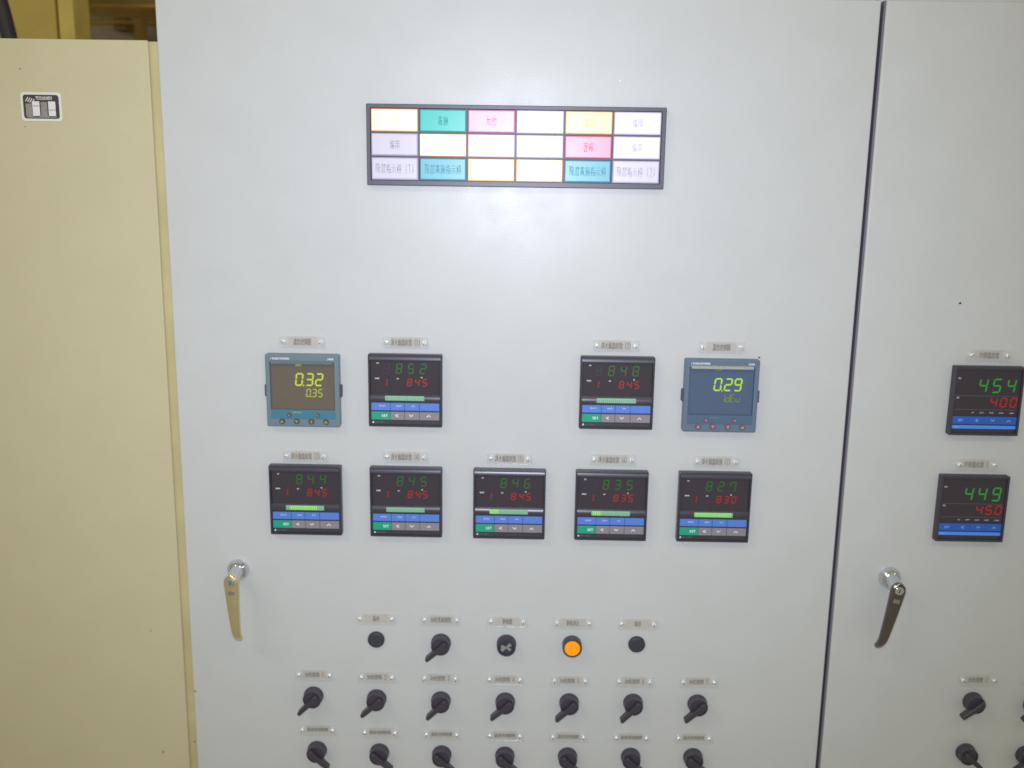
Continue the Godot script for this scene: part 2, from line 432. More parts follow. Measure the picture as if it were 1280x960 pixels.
func bar_controller(u: float, v: float, green: String, red: String, lit0: float, lit1: float, label: String) -> void:
	var t := thing("temperature_controller", label, "controller", px(u, v, 0.009), "black temperature controllers with bar graph and blue keys")
	t.position.z = 0.0
	mk("housing", plate(0.0945, 0.0945, -0.004, 0.0072, 0.0015, 0.0004), mats.black_plastic, t)
	mk("bezel", frame(0.096, 0.096, 0.0026, 0.0026, 0.0062, 0.0026, 0.0, 0.0108, 0.0016, 0.0012, 0.0006), mats.black_gloss, t)
	mk("top_ridge", hbar(0.0925, arc_profile(0.0046, 0.0118, 22, 4)), mats.ridge, t, face(0.5, 0.050, 0))
	var win := mk("display_window", plate(0.0900, 0.0490, 0.0072, 0.0084, 0.0006, 0.0002), mats.window_black, t, face(0.5, 0.318, 0))
	win.position.z = 0.0
	var z := 0.00865
	var o := -win.position
	digits(win, " " + green, [0.25, 0.42, 0.58, 0.745], 0.195, 0.0066, 0.0122, 0.0017, z, mats.led_green_dim, mats.ghost)
	for d in win.get_children():
		d.position += o
	var n0 := win.get_child_count()
	digits(win, "1" + red, [0.225, 0.56, 0.665, 0.765], 0.385, 0.0050, 0.0088, 0.0016, z, mats.led_red)
	for k in range(n0, win.get_child_count()):
		win.get_child(k).position += o
	for q in [["PV", 0.13, 0.125], ["MEM", 0.12, 0.335], ["SV", 0.40, 0.335], ["%", 0.725, 0.315]]:
		mk("lettering", latin(q[0], 0.0018), mats.print_white, win, face(q[1], q[2], z) + o)
	# the step under the window, with the bar graph set into it
	mk("step", hbar(0.0906, arc_profile(0.0100, 0.0114, 32, -12, 10)), mats.step, t, face(0.5, 0.602, 0))
	var st: SurfaceTool
	var bar := mk("bar_graph", plate(0.0510, 0.0062, 0.0095, 0.0120, 0.0004, 0.0002), mats.mint, t, face(0.495, 0.600, 0))
	bar.position.z = 0.0
	st = start()
	for i in 20:
		var x := -0.0255 + 0.0510 * (i + 0.5) / 20.0
		quad(st, Vector3(x - 0.0002, 0.0031, 0), Vector3(x + 0.0002, 0.0031, 0), Vector3(x + 0.0002, -0.0012, 0), Vector3(x - 0.0002, -0.0012, 0), Vector3.BACK)
	if not meshes.has("ticks"):
		meshes.ticks = done(st)
	mk("marking", meshes.ticks, mats.tick, bar, Vector3(0, -0.0018, 0.01224))
	if lit1 > lit0:
		mk("lit_bar", plate(0.0510 * (lit1 - lit0), 0.0056, 0.0119, 0.01215, 0.0002, 0.0001), mats.led_bar, bar, Vector3(0.0510 * ((lit0 + lit1) / 2 - 0.5), 0, 0))
	for i in 5:
		mk("scale_dot", lathe([[0.0005, 0.0], [0.0005, 0.0002], [0.0, 0.0003]], 8), mats.print_red, win, face(0.235 + i * 0.13, 0.545, z - 0.0002) + o)
	# keys
	var xs := [0.035, 0.297, 0.487, 0.692, 0.965]
	var words := ["MODE", "AREA", "R/S", ""]
	var signs := ["", "<", "v", "^"]
	mk("key_bed", plate(0.0905, 0.0250, 0.0070, 0.0086, 0.0005, 0.0002), mats.black_plastic, t, face(0.5, 0.788, 0) * Vector3(1, 1, 0))
	for i in 4:
		var w: float = (xs[i + 1] - xs[i]) * 0.096 - 0.0004
		var cx: float = (xs[i] + xs[i + 1]) / 2
		var k := mk("blue_key", plate(w, 0.0100, 0.0080, 0.0098, 0.0004, 0.0003), mats.key_blue, t, face(cx, 0.722, 0) * Vector3(1, 1, 0))
		if words[i]:
			mk("lettering", latin(words[i], 0.0020), mats.print_pale, k, Vector3(0.002, 0.001, 0.0098))
		k = mk("green_key" if i == 0 else "grey_key", plate(w, 0.0106, 0.0080, 0.0098, 0.0004, 0.0003), mats.key_green if i == 0 else mats.key_grey, t, face(cx, 0.850, 0) * Vector3(1, 1, 0))
		if i == 0:
			mk("lettering", latin("SET", 0.0034), mats.print_white, k, Vector3(0.005, 0.0002, 0.0098))
		else:
			mk("lettering", strokes(signs[i], 0.0062, 0.0036, 0.0010), mats.print_white, k, Vector3(-0.001, 0.0004, 0.0100))
	st = start()
	tri(st, Vector3(-0.0016, -0.0012, 0), Vector3(0.0016, -0.0012, 0), Vector3(0.0002, 0.0016, 0), Vector3.BACK)
	if not meshes.has("mark"):
		meshes.mark = done(st)
	mk("logo", meshes.mark, mats.print_white, t, face(0.058, 0.945, 0.00735))
	mk("lettering", latin("RKC INST.", 0.0021), mats.print_dim, t, face(0.155, 0.945, 0.0073))

func wide_controller(u: float, v: float, green: String, red: String, label: String) -> void:
	var t := thing("digital_controller", label, "controller", px(u, v, 0.008), "black digital controllers with big green digits")
	t.position.z = 0.0
	t.scale = Vector3(0.94, 0.95, 1.0)
	mk("housing", plate(0.0945, 0.0945, -0.004, 0.0070, 0.0015, 0.0004), mats.black_plastic, t)
	mk("bezel", frame(0.096, 0.096, 0.0034, 0.0034, 0.0040, 0.0034, 0.0, 0.0100, 0.0016, 0.0012, 0.0006), mats.black_plastic, t)
	var win := mk("display_window", plate(0.0888, 0.0640, 0.0068, 0.0080, 0.0006, 0.0002), mats.window_black, t, face(0.5, 0.375, 0) * Vector3(1, 1, 0))
	var o := -win.position
	var z := 0.0083
	digits(win, " " + green, [0.215, 0.43, 0.625, 0.83], 0.275, 0.0098, 0.0180, 0.0022, z, mats.led_green, mats.ghost)
	digits(win, red, [0.605, 0.745, 0.885], 0.515, 0.0078, 0.0118, 0.0019, z, mats.led_red_bright)
	for d in win.get_children():
		d.position += o
	for fy in [0.425, 0.625]:
		mk("divider_line", plate(0.0860, 0.0005, 0.0, 0.0002, 0.0001, 0.00005), mats.print_dim, win, face(0.5, fy, 0.0080) + o)
	for q in [["PV", 0.085, 0.175, 0.0026], ["SV", 0.085, 0.455, 0.0026], ["AT", 0.32, 0.668, 0.0016], ["OUT1", 0.45, 0.668, 0.0016], ["OUT2", 0.59, 0.668, 0.0016], ["ALM1", 0.73, 0.668, 0.0016], ["ALM2", 0.88, 0.668, 0.0016]]:
		mk("lettering", latin(q[0], q[3]), mats.print_pale, win, face(q[1], q[2], z) + o)
	var signs := ["", "<", "v", "^"]
	for i in 4:
		var k := mk("blue_key", plate(0.0220, 0.0108, 0.0068, 0.0088, 0.0004, 0.0003), mats.key_blue_deep, t, face(0.155 + 0.23 * i, 0.780, 0) * Vector3(1, 1, 0))
		if i == 0:
			mk("lettering", latin("SET", 0.0032), mats.print_sky, k, Vector3(0, 0, 0.0088))
		else:
			mk("lettering", strokes(signs[i], 0.0060, 0.0040, 0.0010), mats.print_sky, k, Vector3(0, 0, 0.0090))
	mk("blue_stripe", plate(0.0880, 0.0048, 0.0068, 0.0086, 0.0004, 0.0003), mats.key_blue_light, t, face(0.5, 0.880, 0) * Vector3(1, 1, 0))
	mk("lettering", latin("RKC", 0.0024), mats.print_sky, t, face(0.10, 0.880, 0.0086))

func process_controller(u: float, v: float, big: String, small: String, tone: int, label: String) -> void:   # the teal ones with a grey window
	var t := thing("process_controller", label, "controller", px(u, v, 0.010), "teal process controllers at the row's ends")
	t.position.z = 0.0
	mk("housing", plate(0.0950, 0.0950, -0.004, 0.0076, 0.0020, 0.0005), mats["teal_body%d" % tone], t)
	mk("bezel", frame(0.096, 0.096, 0.0058, 0.0060, 0.0098, 0.0226, 0.0, 0.0112, 0.0022, 0.0016, 0.0010), mats["teal_rim%d" % tone], t)
	var win := mk("display_window", plate(0.0838, 0.0634, 0.0074, 0.0090, 0.0008, 0.0010), mats["reflect_tint%d" % tone], t, face(0.4985, 0.435, 0) * Vector3(1, 1, 0))
	var z := 0.0093
	var o := -win.position
	digits(win, big, [0.455, 0.595, 0.725], 0.345, 0.0082, 0.0152, 0.0021, z, mats["led_lime%d" % tone])
	mk("decimal_point", lathe([[0.0011, 0.0], [0.0011, 0.0001], [0.0, 0.0002]], 10), mats["led_lime%d" % tone], win, face(0.512, 0.428, z))
	var xs := [0.575, 0.655, 0.735] if small.length() == 3 else [0.53, 0.595, 0.66, 0.735]
	digits(win, small, xs, 0.530, 0.0048, 0.0096, 0.0014, z, mats["led_small%d" % tone])
	if small.length() == 3:
		mk("decimal_point", lathe([[0.0009, 0.0], [0.0009, 0.0001], [0.0, 0.0002]], 10), mats["led_small%d" % tone], win, face(0.612, 0.580, z))
	mk("lettering", latin("OP1", 0.0030), mats["led_small%d" % tone], win, face(0.45, 0.150, z))
	for d in win.get_children():
		d.position += o
	mk("lettering", latin("/ EUROTHERM", 0.0027), mats.print_white, t, face(0.205, 0.058, 0.0112))
	mk("lettering", latin("2408", 0.0026), mats.print_white, t, face(0.885, 0.058, 0.0112))
	mk("lens_edge", hbar(0.0800, arc_profile(0.0040, 0.0136, 29.0, 27.0, 4)), mats.polished, t, face(0.4985, 0.105, 0))
	mk("key_panel", plate(0.0845, 0.0118, 0.0108, 0.0118, 0.0010, 0.0004), mats["teal_panel%d" % tone], t, face(0.5, 0.828, 0) * Vector3(1, 1, 0))
	mk("lettering", latin("RUN HOLD", 0.0013), mats["led_small%d" % tone], t, face(0.42, 0.798, 0.0118))
	for q in [[0.31, 0.835, 0.0026], [0.70, 0.835, 0.0026], [0.21, 0.925, 0.0037], [0.41, 0.922, 0.0037], [0.61, 0.922, 0.0037], [0.81, 0.925, 0.0037]]:
		var r: float = q[2]
		var b := mk("round_key", lathe([[r, 0.0], [r, 0.0020], [r * 0.85, 0.0027], [0.0, 0.0029]], 18), mats["round_key%d" % tone], t, face(q[0], q[1], 0.0108))
		mk("symbol", strokes("<v^"[int(q[0] * 10) % 3], r * 0.95, r * 0.95, r * 0.24), mats["key_sign%d" % tone], b, Vector3(0, 0, 0.0031))
	for s in [-1, 1]:
		mk("side_clip", plate(0.0034, 0.0160, 0.0, 0.0085, 0.0014, 0.0010), mats.clip, t, Vector3(s * 0.0486, -0.0005, 0))

func lever_mesh() -> ArrayMesh:
	var p := PackedVector2Array()
	for i in 9:
		var a := -PI / 2 + PI * i / 8.0
		p.append(Vector2(0.0238 + cos(a) * 0.0027, sin(a) * 0.0027))
	for i in 9:
		var a := PI / 2 + PI * i / 8.0
		p.append(Vector2(-0.0070 + cos(a) * 0.0036, sin(a) * 0.0038))
	return extrude(p, 0.0110, 0.0215, 0.0014, 3)

func selector_switch(u: float, v: float, degrees: float, label: String, group: String) -> void:
	var t := thing("selector_switch", label, "switch", px(u, v, 0.004), group)
	t.position.z = 0.0
	mk("collar", lathe([[0.0138, 0.0], [0.0138, 0.0030], [0.0132, 0.0040], [0.0124, 0.0042]]), mats.switch_black, t)
	mk("knob", lathe([[0.0129, 0.0], [0.0129, 0.0125], [0.0122, 0.0136], [0.0110, 0.0136], [0.0106, 0.0122], [0.0, 0.0122]]), mats.switch_black, t)
	if not meshes.has("lever"):
		meshes.lever = lever_mesh()
	mk("lever", meshes.lever, mats.switch_lever, t, Vector3.ZERO, deg_to_rad(degrees))

func door_handle(cabinet: Node3D, u: float, v: float, degrees: float, m: Material) -> void:
	var at := px(u, v, 0.004) - cabinet.position
	at.z = 0.0
	var h := mk("handle", lathe([[0.0150, 0.0], [0.0150, 0.0020], [0.0142, 0.0050], [0.0126, 0.0080], [0.0105, 0.0102], [0.0080, 0.0118], [0.0, 0.0130]], 32), mats.chrome, cabinet, at, deg_to_rad(degrees))
	mk("neck", tube([Vector3(0, 0, 0.008), Vector3(0, -0.001, 0.018), Vector3(0, -0.004, 0.028), Vector3(0, -0.005, 0.031)], [0.0095, 0.0085, 0.0085, 0.0088], 20), mats.chrome, h)
	# a tapering flat grip that hangs from the neck and curls towards the door at its end
	var st := start()
	var rows := []
	var n := 26
	for i in n + 1:
		var s := float(i) / n
		var y := 0.0060 - 0.0985 * s
		var half := lerpf(0.0102, 0.0046, s)
		if s < 0.12:
			half *= sqrt(maxf(0.04, 1.0 - pow((0.12 - s) / 0.125, 2)))
		if s > 0.95:
			half *= sqrt(maxf(0.1, 1.0 - pow((s - 0.95) / 0.055, 2)))
		var z := 0.0345 + 0.002 * sin(s * PI) - 0.012 * pow(maxf(0.0, s - 0.80) / 0.20, 2)
		var ring := []
		for q in [[-1.0, -0.0030], [-1.0, 0.0012], [-0.72, 0.0030], [0.0, 0.0034], [0.72, 0.0030], [1.0, 0.0012], [1.0, -0.0030], [0.0, -0.0036]]:
			ring.append(Vector3(q[0] * half, y, z + q[1]))
		rows.append(ring)
	for i in n:
		for k in 8:
			st.set_smooth_group(1 if k in [1, 2, 3, 4] else 2 + k)
			var mid := Vector3(0, rows[i][0].y, rows[i][7].z + 0.003)
			quad(st, rows[i][k], rows[i][(k + 1) % 8], rows[i + 1][(k + 1) % 8], rows[i + 1][k], (rows[i][k] + rows[i][(k + 1) % 8]) / 2 - mid)
	st.set_smooth_group(-1)
	for e in [0, n]:
		for k in 6:
			tri(st, rows[e][0], rows[e][k + 1], rows[e][k + 2] if k < 6 else rows[e][0], Vector3(0, 1 if e == 0 else -1, 0))
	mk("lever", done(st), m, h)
	mk("lock_barrel", lathe([[0.0058, 0.034], [0.0058, 0.0388], [0.0050, 0.0396], [0.0, 0.0396]], 24), mats.chrome, h, Vector3(0, -0.0035, 0))
	mk("keyhole", plate(0.0012, 0.0050, 0.0396, 0.0399, 0.0003, 0.0001), mats.dark, h, Vector3(0, -0.0035, 0))
	mk("stamp", plate(0.0085, 0.0055, 0.0385, 0.0399, 0.0006, 0.0002), mats.stamp, h, Vector3(0, -0.0180, 0))

func speck(parent: Node3D, u: float, v: float, r: float, z: float, m: Material, seed_: int) -> void:
	var rng := RandomNumberGenerator.new()
	rng.seed = seed_
	var p := PackedVector2Array()
	for i in 9:
		p.append(Vector2(cos(TAU * i / 9), sin(TAU * i / 9)) * r * rng.randf_range(0.6, 1.2))
	mk("stain", extrude(p, 0.0, 0.0003, 0.0), m, parent, px(u, v, z) - parent.position)

# ------------------------------------------------------------------ materials
func make_materials() -> void:
	paint("grey_paint", c8(203, 204, 203), 0.40, 3, 0.018)
	paint("beige_paint", c8(205, 196, 160), 0.5, 11, 0.016)
	paint("beige_frame", c8(206, 194, 146), 0.55, 12, 0.08)
	mat("gasket", c8(116, 110, 124), 0.6)
	mat("dark", c8(28, 26, 28), 0.6)
	mat("grime", c8(150, 132, 96), 0.9)
	mat("black_speck", c8(45, 45, 48), 0.8)
	mat("white_speck", c8(235, 235, 238), 0.6)
	mat("black_plastic", c8(64, 59, 68), 0.45)
	mat("black_gloss", c8(58, 55, 64), 0.32)
	mat("ridge", c8(66, 63, 76), 0.3)
	mat("step", c8(60, 57, 66), 0.3)
	mat("window_black", c8(62, 56, 63), 0.24)  # black raised in tone, haze put into the colour
	mat("ghost", c8(64, 58, 66), 0.3)
	mat("led_green_dim", c8(40, 70, 40), 0.4, 0.0, 0.13, c8(70, 190, 50))
	mat("led_green", c8(40, 90, 45), 0.4, 0.0, 0.24, c8(60, 225, 70))
	mat("led_red", c8(90, 25, 25), 0.4, 0.0, 0.32, c8(230, 45, 50))
	mat("led_red_bright", c8(90, 25, 25), 0.4, 0.0, 0.36, c8(230, 35, 45))
	mat("led_bar", c8(140, 210, 120), 0.4, 0.0, 0.22, c8(150, 235, 90))
	mat("mint", c8(140, 192, 160), 0.45)
	mat("tick", c8(70, 105, 92), 0.5)
	mat("print_white", c8(238, 238, 240), 0.5)
	mat("print_pale", c8(190, 205, 235), 0.5)
	mat("print_dim", c8(105, 103, 112), 0.5)
	mat("print_red", c8(130, 60, 55), 0.5)
	mat("print_sky", c8(140, 185, 240), 0.5)
	mat("key_blue", c8(88, 128, 212), 0.45)
	mat("key_blue_deep", c8(48, 98, 196), 0.4)
	mat("key_blue_light", c8(88, 150, 245), 0.35)
	mat("key_green", c8(30, 160, 125), 0.45)
	mat("key_grey", c8(140, 132, 140), 0.45)
	for i in 2:
		mat("teal_body%d" % i, [c8(106, 124, 134), c8(94, 111, 129)][i], 0.5)
		mat("teal_rim%d" % i, [c8(110, 129, 138), c8(98, 116, 133)][i], 0.38)
		mat("teal_panel%d" % i, [c8(70, 122, 142), c8(80, 103, 126)][i], 0.4)
		mat("reflect_tint%d" % i, [c8(108, 99, 88), c8(84, 100, 124)][i], 0.2)  # reflections of the surroundings painted into each window's colour
		mat("led_lime%d" % i, c8(120, 130, 40), 0.4, 0.0, 0.62, [c8(205, 225, 50), c8(180, 235, 60)][i])
		mat("led_small%d" % i, c8(110, 120, 50), 0.4, 0.0, [0.42, 0.10][i], [c8(205, 220, 50), c8(130, 210, 90)][i])
		mat("round_key%d" % i, [c8(86, 84, 66), c8(120, 92, 104)][i], 0.45)
		mat("key_sign%d" % i, [c8(196, 190, 120), c8(232, 180, 178)][i], 0.5)
		mat("card%d" % i, [c8(192, 182, 171), c8(192, 178, 158)][i], 0.8)
	mat("polished", c8(110, 122, 130), 0.16, 0.17)
	mat("clip", c8(70, 74, 86), 0.5)
	mat("ink", c8(52, 40, 40), 0.7)
	mat("legend", c8(150, 140, 160), 0.6)
	var ac := mat("acrylic", c8(240, 240, 236, 0.16), 0.12)
	ac.transparency = BaseMaterial3D.TRANSPARENCY_ALPHA
	mat("screw", c8(236, 236, 238), 0.34, 0.35)
	mat("chrome", c8(218, 220, 226), 0.16, 1.0)
	mat("chrome_warm_reflection", c8(232, 214, 168), 0.27, 0.9)  # chrome lever, its warm beige reflection put into the colour
	mat("chrome_dark_reflection", c8(122, 115, 113), 0.22, 1.0)  # chrome lever, darkened to carry the reflection of dark surroundings
	for k in ["chrome_warm_reflection", "chrome_dark_reflection", "chrome"]:   # handled metal: finger film and fine wear
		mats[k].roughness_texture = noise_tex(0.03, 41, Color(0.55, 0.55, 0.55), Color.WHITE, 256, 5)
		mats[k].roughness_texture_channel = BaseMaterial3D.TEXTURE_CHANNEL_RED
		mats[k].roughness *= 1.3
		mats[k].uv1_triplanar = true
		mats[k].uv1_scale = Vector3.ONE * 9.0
	mat("stamp", c8(150, 140, 122), 0.45, 0.5)
	mat("switch_black", c8(70, 65, 77), 0.42)  # lighter than the black plastic, with haze painted in
	mat("switch_lever", c8(64, 58, 65), 0.3)
	mat("cap_black", c8(58, 56, 68), 0.5)
	mat("slot_silver", c8(150, 154, 152), 0.4, 0.2)
	mat("amber", c8(250, 160, 10), 0.3, 0.0, 0.22, c8(255, 150, 0))
	mat("frame_black", c8(84, 80, 92), 0.4)
	mat("white_rim", c8(232, 228, 220), 0.5)
	mat("plate_black", c8(70, 66, 62), 0.4)
	mat("plate_grey", c8(150, 145, 140), 0.4)
	mat("plate_white", c8(235, 230, 232), 0.4)
	paint("ochre", c8(202, 174, 88), 0.6, 21, 0.05)
	paint("ochre_pale", c8(222, 196, 104), 0.6, 22, 0.1)
	paint("brown_steel", c8(172, 134, 56), 0.6, 23, 0.15)
	paint("olive_steel", c8(140, 118, 48), 0.6, 24, 0.15)
	paint("back_wall_paint", c8(158, 144, 112), 0.8, 25, 0.15)
	paint("duct_paint", c8(178, 160, 130), 0.7, 26, 0.15)
	mat("hose", c8(46, 42, 52), 0.4)

# ------------------------------------------------------------------ the scene
func _ready() -> void:
	# camera
	view = Basis(Vector3.UP, deg_to_rad(0.525)) * Basis(Vector3.RIGHT, deg_to_rad(-11.459)) * Basis(Vector3.BACK, deg_to_rad(0.850))
	var cam := Camera3D.new()
	cam.name = "camera"
	cam.transform = Transform3D(view, EYE)
	cam.fov = rad_to_deg(2.0 * atan(480.0 / FOCAL))
	cam.near = 0.02
	cam.far = 60.0
	cam.current = true
	var lens := CameraAttributesPhysical.new()   # a compact camera that focused a little short of the panel
	lens.frustum_focal_length = 24.0
	lens.frustum_focus_distance = 1.06
	lens.exposure_aperture = 4.0
	cam.attributes = lens
	cam.fov = rad_to_deg(2.0 * atan(480.0 / FOCAL))
	add_child(cam)
	# the light of the hall all round, the camera's flash, and tube lights under the hall's ceiling on both sides
	var env := Environment.new()
	env.background_mode = Environment.BG_COLOR
	env.background_color = c8(150, 148, 131)
	env.tonemap_mode = Environment.TONE_MAPPER_LINEAR
	env.tonemap_exposure = 1.0
	env.sdfgi_enabled = true
	env.ssao_enabled = true
	env.ssil_enabled = true
	var we := WorldEnvironment.new()
	we.name = "environment"
	we.environment = env
	add_child(we)
	var flash := SpotLight3D.new()
	flash.name = "camera_flash"
	flash.light_color = c8(224, 231, 252)
	flash.light_energy = 1.34
	flash.light_size = 0.02
	flash.spot_range = 12.0
	flash.spot_attenuation = 2.0
	flash.spot_angle = 46.0
	flash.spot_angle_attenuation = 1.0
	flash.shadow_enabled = true
	add_child(flash)
	flash.look_at_from_position(EYE + Vector3(-0.01, 0.05, 0.0), px(590, 400))
	for s in [[Vector3(-1.7, 3.1, 1.6), Vector3(-0.7, 1.2, 0.3), 1.2, 1.1], [Vector3(0.75, 3.1, 1.7), Vector3(0.75, 0.8, 0.6), 1.2, 0.45], [Vector3(2.1, 2.6, 1.3), Vector3(0.6, 1.0, 0.2), 0.6, 0.18]]:
		var tube_light := AreaLight3D.new()
		tube_light.name = "hall_light"
		tube_light.area_size = Vector2(s[2], 0.16)
		tube_light.light_color = c8(255, 247, 218)
		tube_light.light_energy = s[3]
		tube_light.area_range = 12.0
		tube_light.area_attenuation = 2.0
		tube_light.shadow_enabled = true
		add_child(tube_light, true)
		tube_light.look_at_from_position(s[0], s[1])
	make_materials()
	build_background()
	build_cabinets()
	build_annunciator()
	build_instruments()
	build_switches()

func build_background() -> void:
	var zb := -1.1
	var P := func(u: float, v: float, z: float) -> Vector3: return px(u, v, z)
	var wall := MeshInstance3D.new()
	wall.name = "back_wall"
	wall.set_meta("kind", "structure")
	wall.mesh = box_between(Vector3(-2.2, 0.0, -0.05), Vector3(0.2, 4.0, 0.0), 0.002)
	wall.material_override = mats.back_wall_paint
	add_child(wall)
	wall.mesh = box_between(Vector3(-1.2, -2.0, -0.05), Vector3(1.2, 2.0, 0.0), 0.002)
	wall.position = Vector3(-1.0, 2.0, -1.9)
	var shade_slab := MeshInstance3D.new()   # unseen slab added to shade the space behind the cabinets
	shade_slab.name = "added_shade_slab"
	shade_slab.set_meta("kind", "structure")
	shade_slab.mesh = box_between(Vector3(-1.3, -0.35, -0.04), Vector3(1.3, 0.35, 0.04), 0.004)
	shade_slab.material_override = mats.brown_steel
	shade_slab.rotation.x = PI / 2
	add_child(shade_slab)
	shade_slab.position = Vector3(-0.9, 2.62, -1.55)
	# ochre cupboard with a leaf and a post, standing behind the beige cabinet
	var a: Vector3 = P.call(-60, 20, zb)
	var b: Vector3 = P.call(70, 20, zb)
	var top := 2.56
	var t := thing("ochre_cupboard", "ochre yellow steel cupboard rising behind the beige cabinet", "cupboard", Vector3((a.x + b.x) / 2, 0, zb))
	mk("side_panel", box_between(Vector3(-(b.x - a.x) / 2, -top / 2, -0.03), Vector3((b.x - a.x) / 2, top / 2, 0), 0.004), mats.ochre, t, Vector3(0, top / 2, 0))
	var c: Vector3 = P.call(73, 20, zb + 0.01)
	var d: Vector3 = P.call(92, 20, zb + 0.01)
	var e: Vector3 = P.call(103, 20, zb - 0.04)
	var post := thing("steel_post", "pale yellow steel post between ochre cupboard and dark opening", "post", Vector3((c.x + d.x) / 2, 0, zb + 0.01))
	mk("front_flange", box_between(Vector3(-(d.x - c.x) / 2, -top / 2, -0.03), Vector3((d.x - c.x) / 2, top / 2, 0), 0.003), mats.ochre_pale, post, Vector3(0, top / 2, 0))
	var sw := e.x - d.x
	mk("side_flange", box_between(Vector3(-sw / 2, -top / 2, -0.05), Vector3(sw / 2, top / 2, 0), 0.002), mats.ochre_pale, post, Vector3(d.x - post.position.x + sw / 2, top / 2, -0.034))
	# beam over the opening, brown post and slanting duct inside it
	var z2 := -1.35
	var f0: Vector3 = P.call(95, 6, z2)
	var f1: Vector3 = P.call(260, 6, z2)
	var beam := thing("cross_beam", "olive steel beam crossing over the dark opening", "beam", Vector3((f0.x + f1.x) / 2, f0.y, z2))
	mk("web", box_between(Vector3(-(f1.x - f0.x) / 2, 0, -0.12), Vector3((f1.x - f0.x) / 2, 0.16, 0), 0.003), mats.olive_steel, beam, Vector3(0, 0.08, 0))
	mk("lower_flange", box_between(Vector3(-(f1.x - f0.x) / 2, 0, -0.14), Vector3((f1.x - f0.x) / 2, 0.008, 0.01), 0.001), mats.brown_steel, beam, Vector3(0, -0.002, 0))
	var g0: Vector3 = P.call(167, 30, -1.55)
	var g1: Vector3 = P.call(178, 30, -1.55)
	var bp := thing("brown_post", "slim brown post standing inside the dark opening", "post", Vector3((g0.x + g1.x) / 2, 0, -1.55))
	mk("shaft", box_between(Vector3(-(g1.x - g0.x) / 2, -1.27, -0.03), Vector3((g1.x - g0.x) / 2, 1.27, 0), 0.002), mats.brown_steel, bp, Vector3(0, 1.27, 0))
	var rail0: Vector3 = P.call(100, 20, -1.7)
	var rail := thing("wall_rail", "thin brown rail running along the dim back wall", "rail", Vector3(rail0.x + 0.15, rail0.y, -1.8))
	mk("bar", tube([Vector3(-0.5, 0.0, 0), Vector3(0.6, 0.0, 0)], [0.008, 0.008], 10), mats.brown_steel, rail)
	mk("bracket", box_between(Vector3(-0.02, -0.02, -0.06), Vector3(0.02, 0.02, 0.0), 0.003), mats.olive_steel, rail, Vector3(-0.08, 0, -0.01))
	var h0: Vector3 = P.call(100, 32, -1.62)
	var h1: Vector3 = P.call(168, 47, -1.62)
	var st := start()
	var lo := Vector3(0, -0.25, 0)
	var back := Vector3(0, 0, -0.2)
	quad(st, Vector3.ZERO, h1 - h0, h1 - h0 + lo, lo, Vector3.BACK)
	quad(st, Vector3.ZERO, h1 - h0, h1 - h0 + back, back, Vector3.UP)
	quad(st, back, h1 - h0 + back, h1 - h0 + lo + back, lo + back, Vector3.FORWARD)
	quad(st, lo, h1 - h0 + lo, h1 - h0 + lo + back, lo + back, Vector3.DOWN)
	quad(st, Vector3.ZERO, lo, lo + back, back, Vector3.LEFT)
	quad(st, h1 - h0, h1 - h0 + lo, h1 - h0 + lo + back, h1 - h0 + back, Vector3.RIGHT)
	var duct := thing("slanting_duct", "grey brown sheet duct sloping down inside the dark opening", "duct", h0)
	mk("casing", done(st), mats.duct_paint, duct)
	# hose over the beige cabinet's far corner
	var hs := thing("black_hose", "thick black hose hanging down beside the ochre cupboard", "hose", P.call(4, 20, -0.6))
	var hp := []
	for q in [[-14, -60], [-8, -30], [-1, 0], [6, 25], [12, 50], [20, 85], [26, 120], [30, 160]]:
		hp.append(P.call(q[0], q[1], -0.6) - hs.position)
	mk("sheath", tube(hp, [0.014, 0.014, 0.014, 0.014, 0.014, 0.014, 0.014, 0.014], 18), mats.hose, hs)

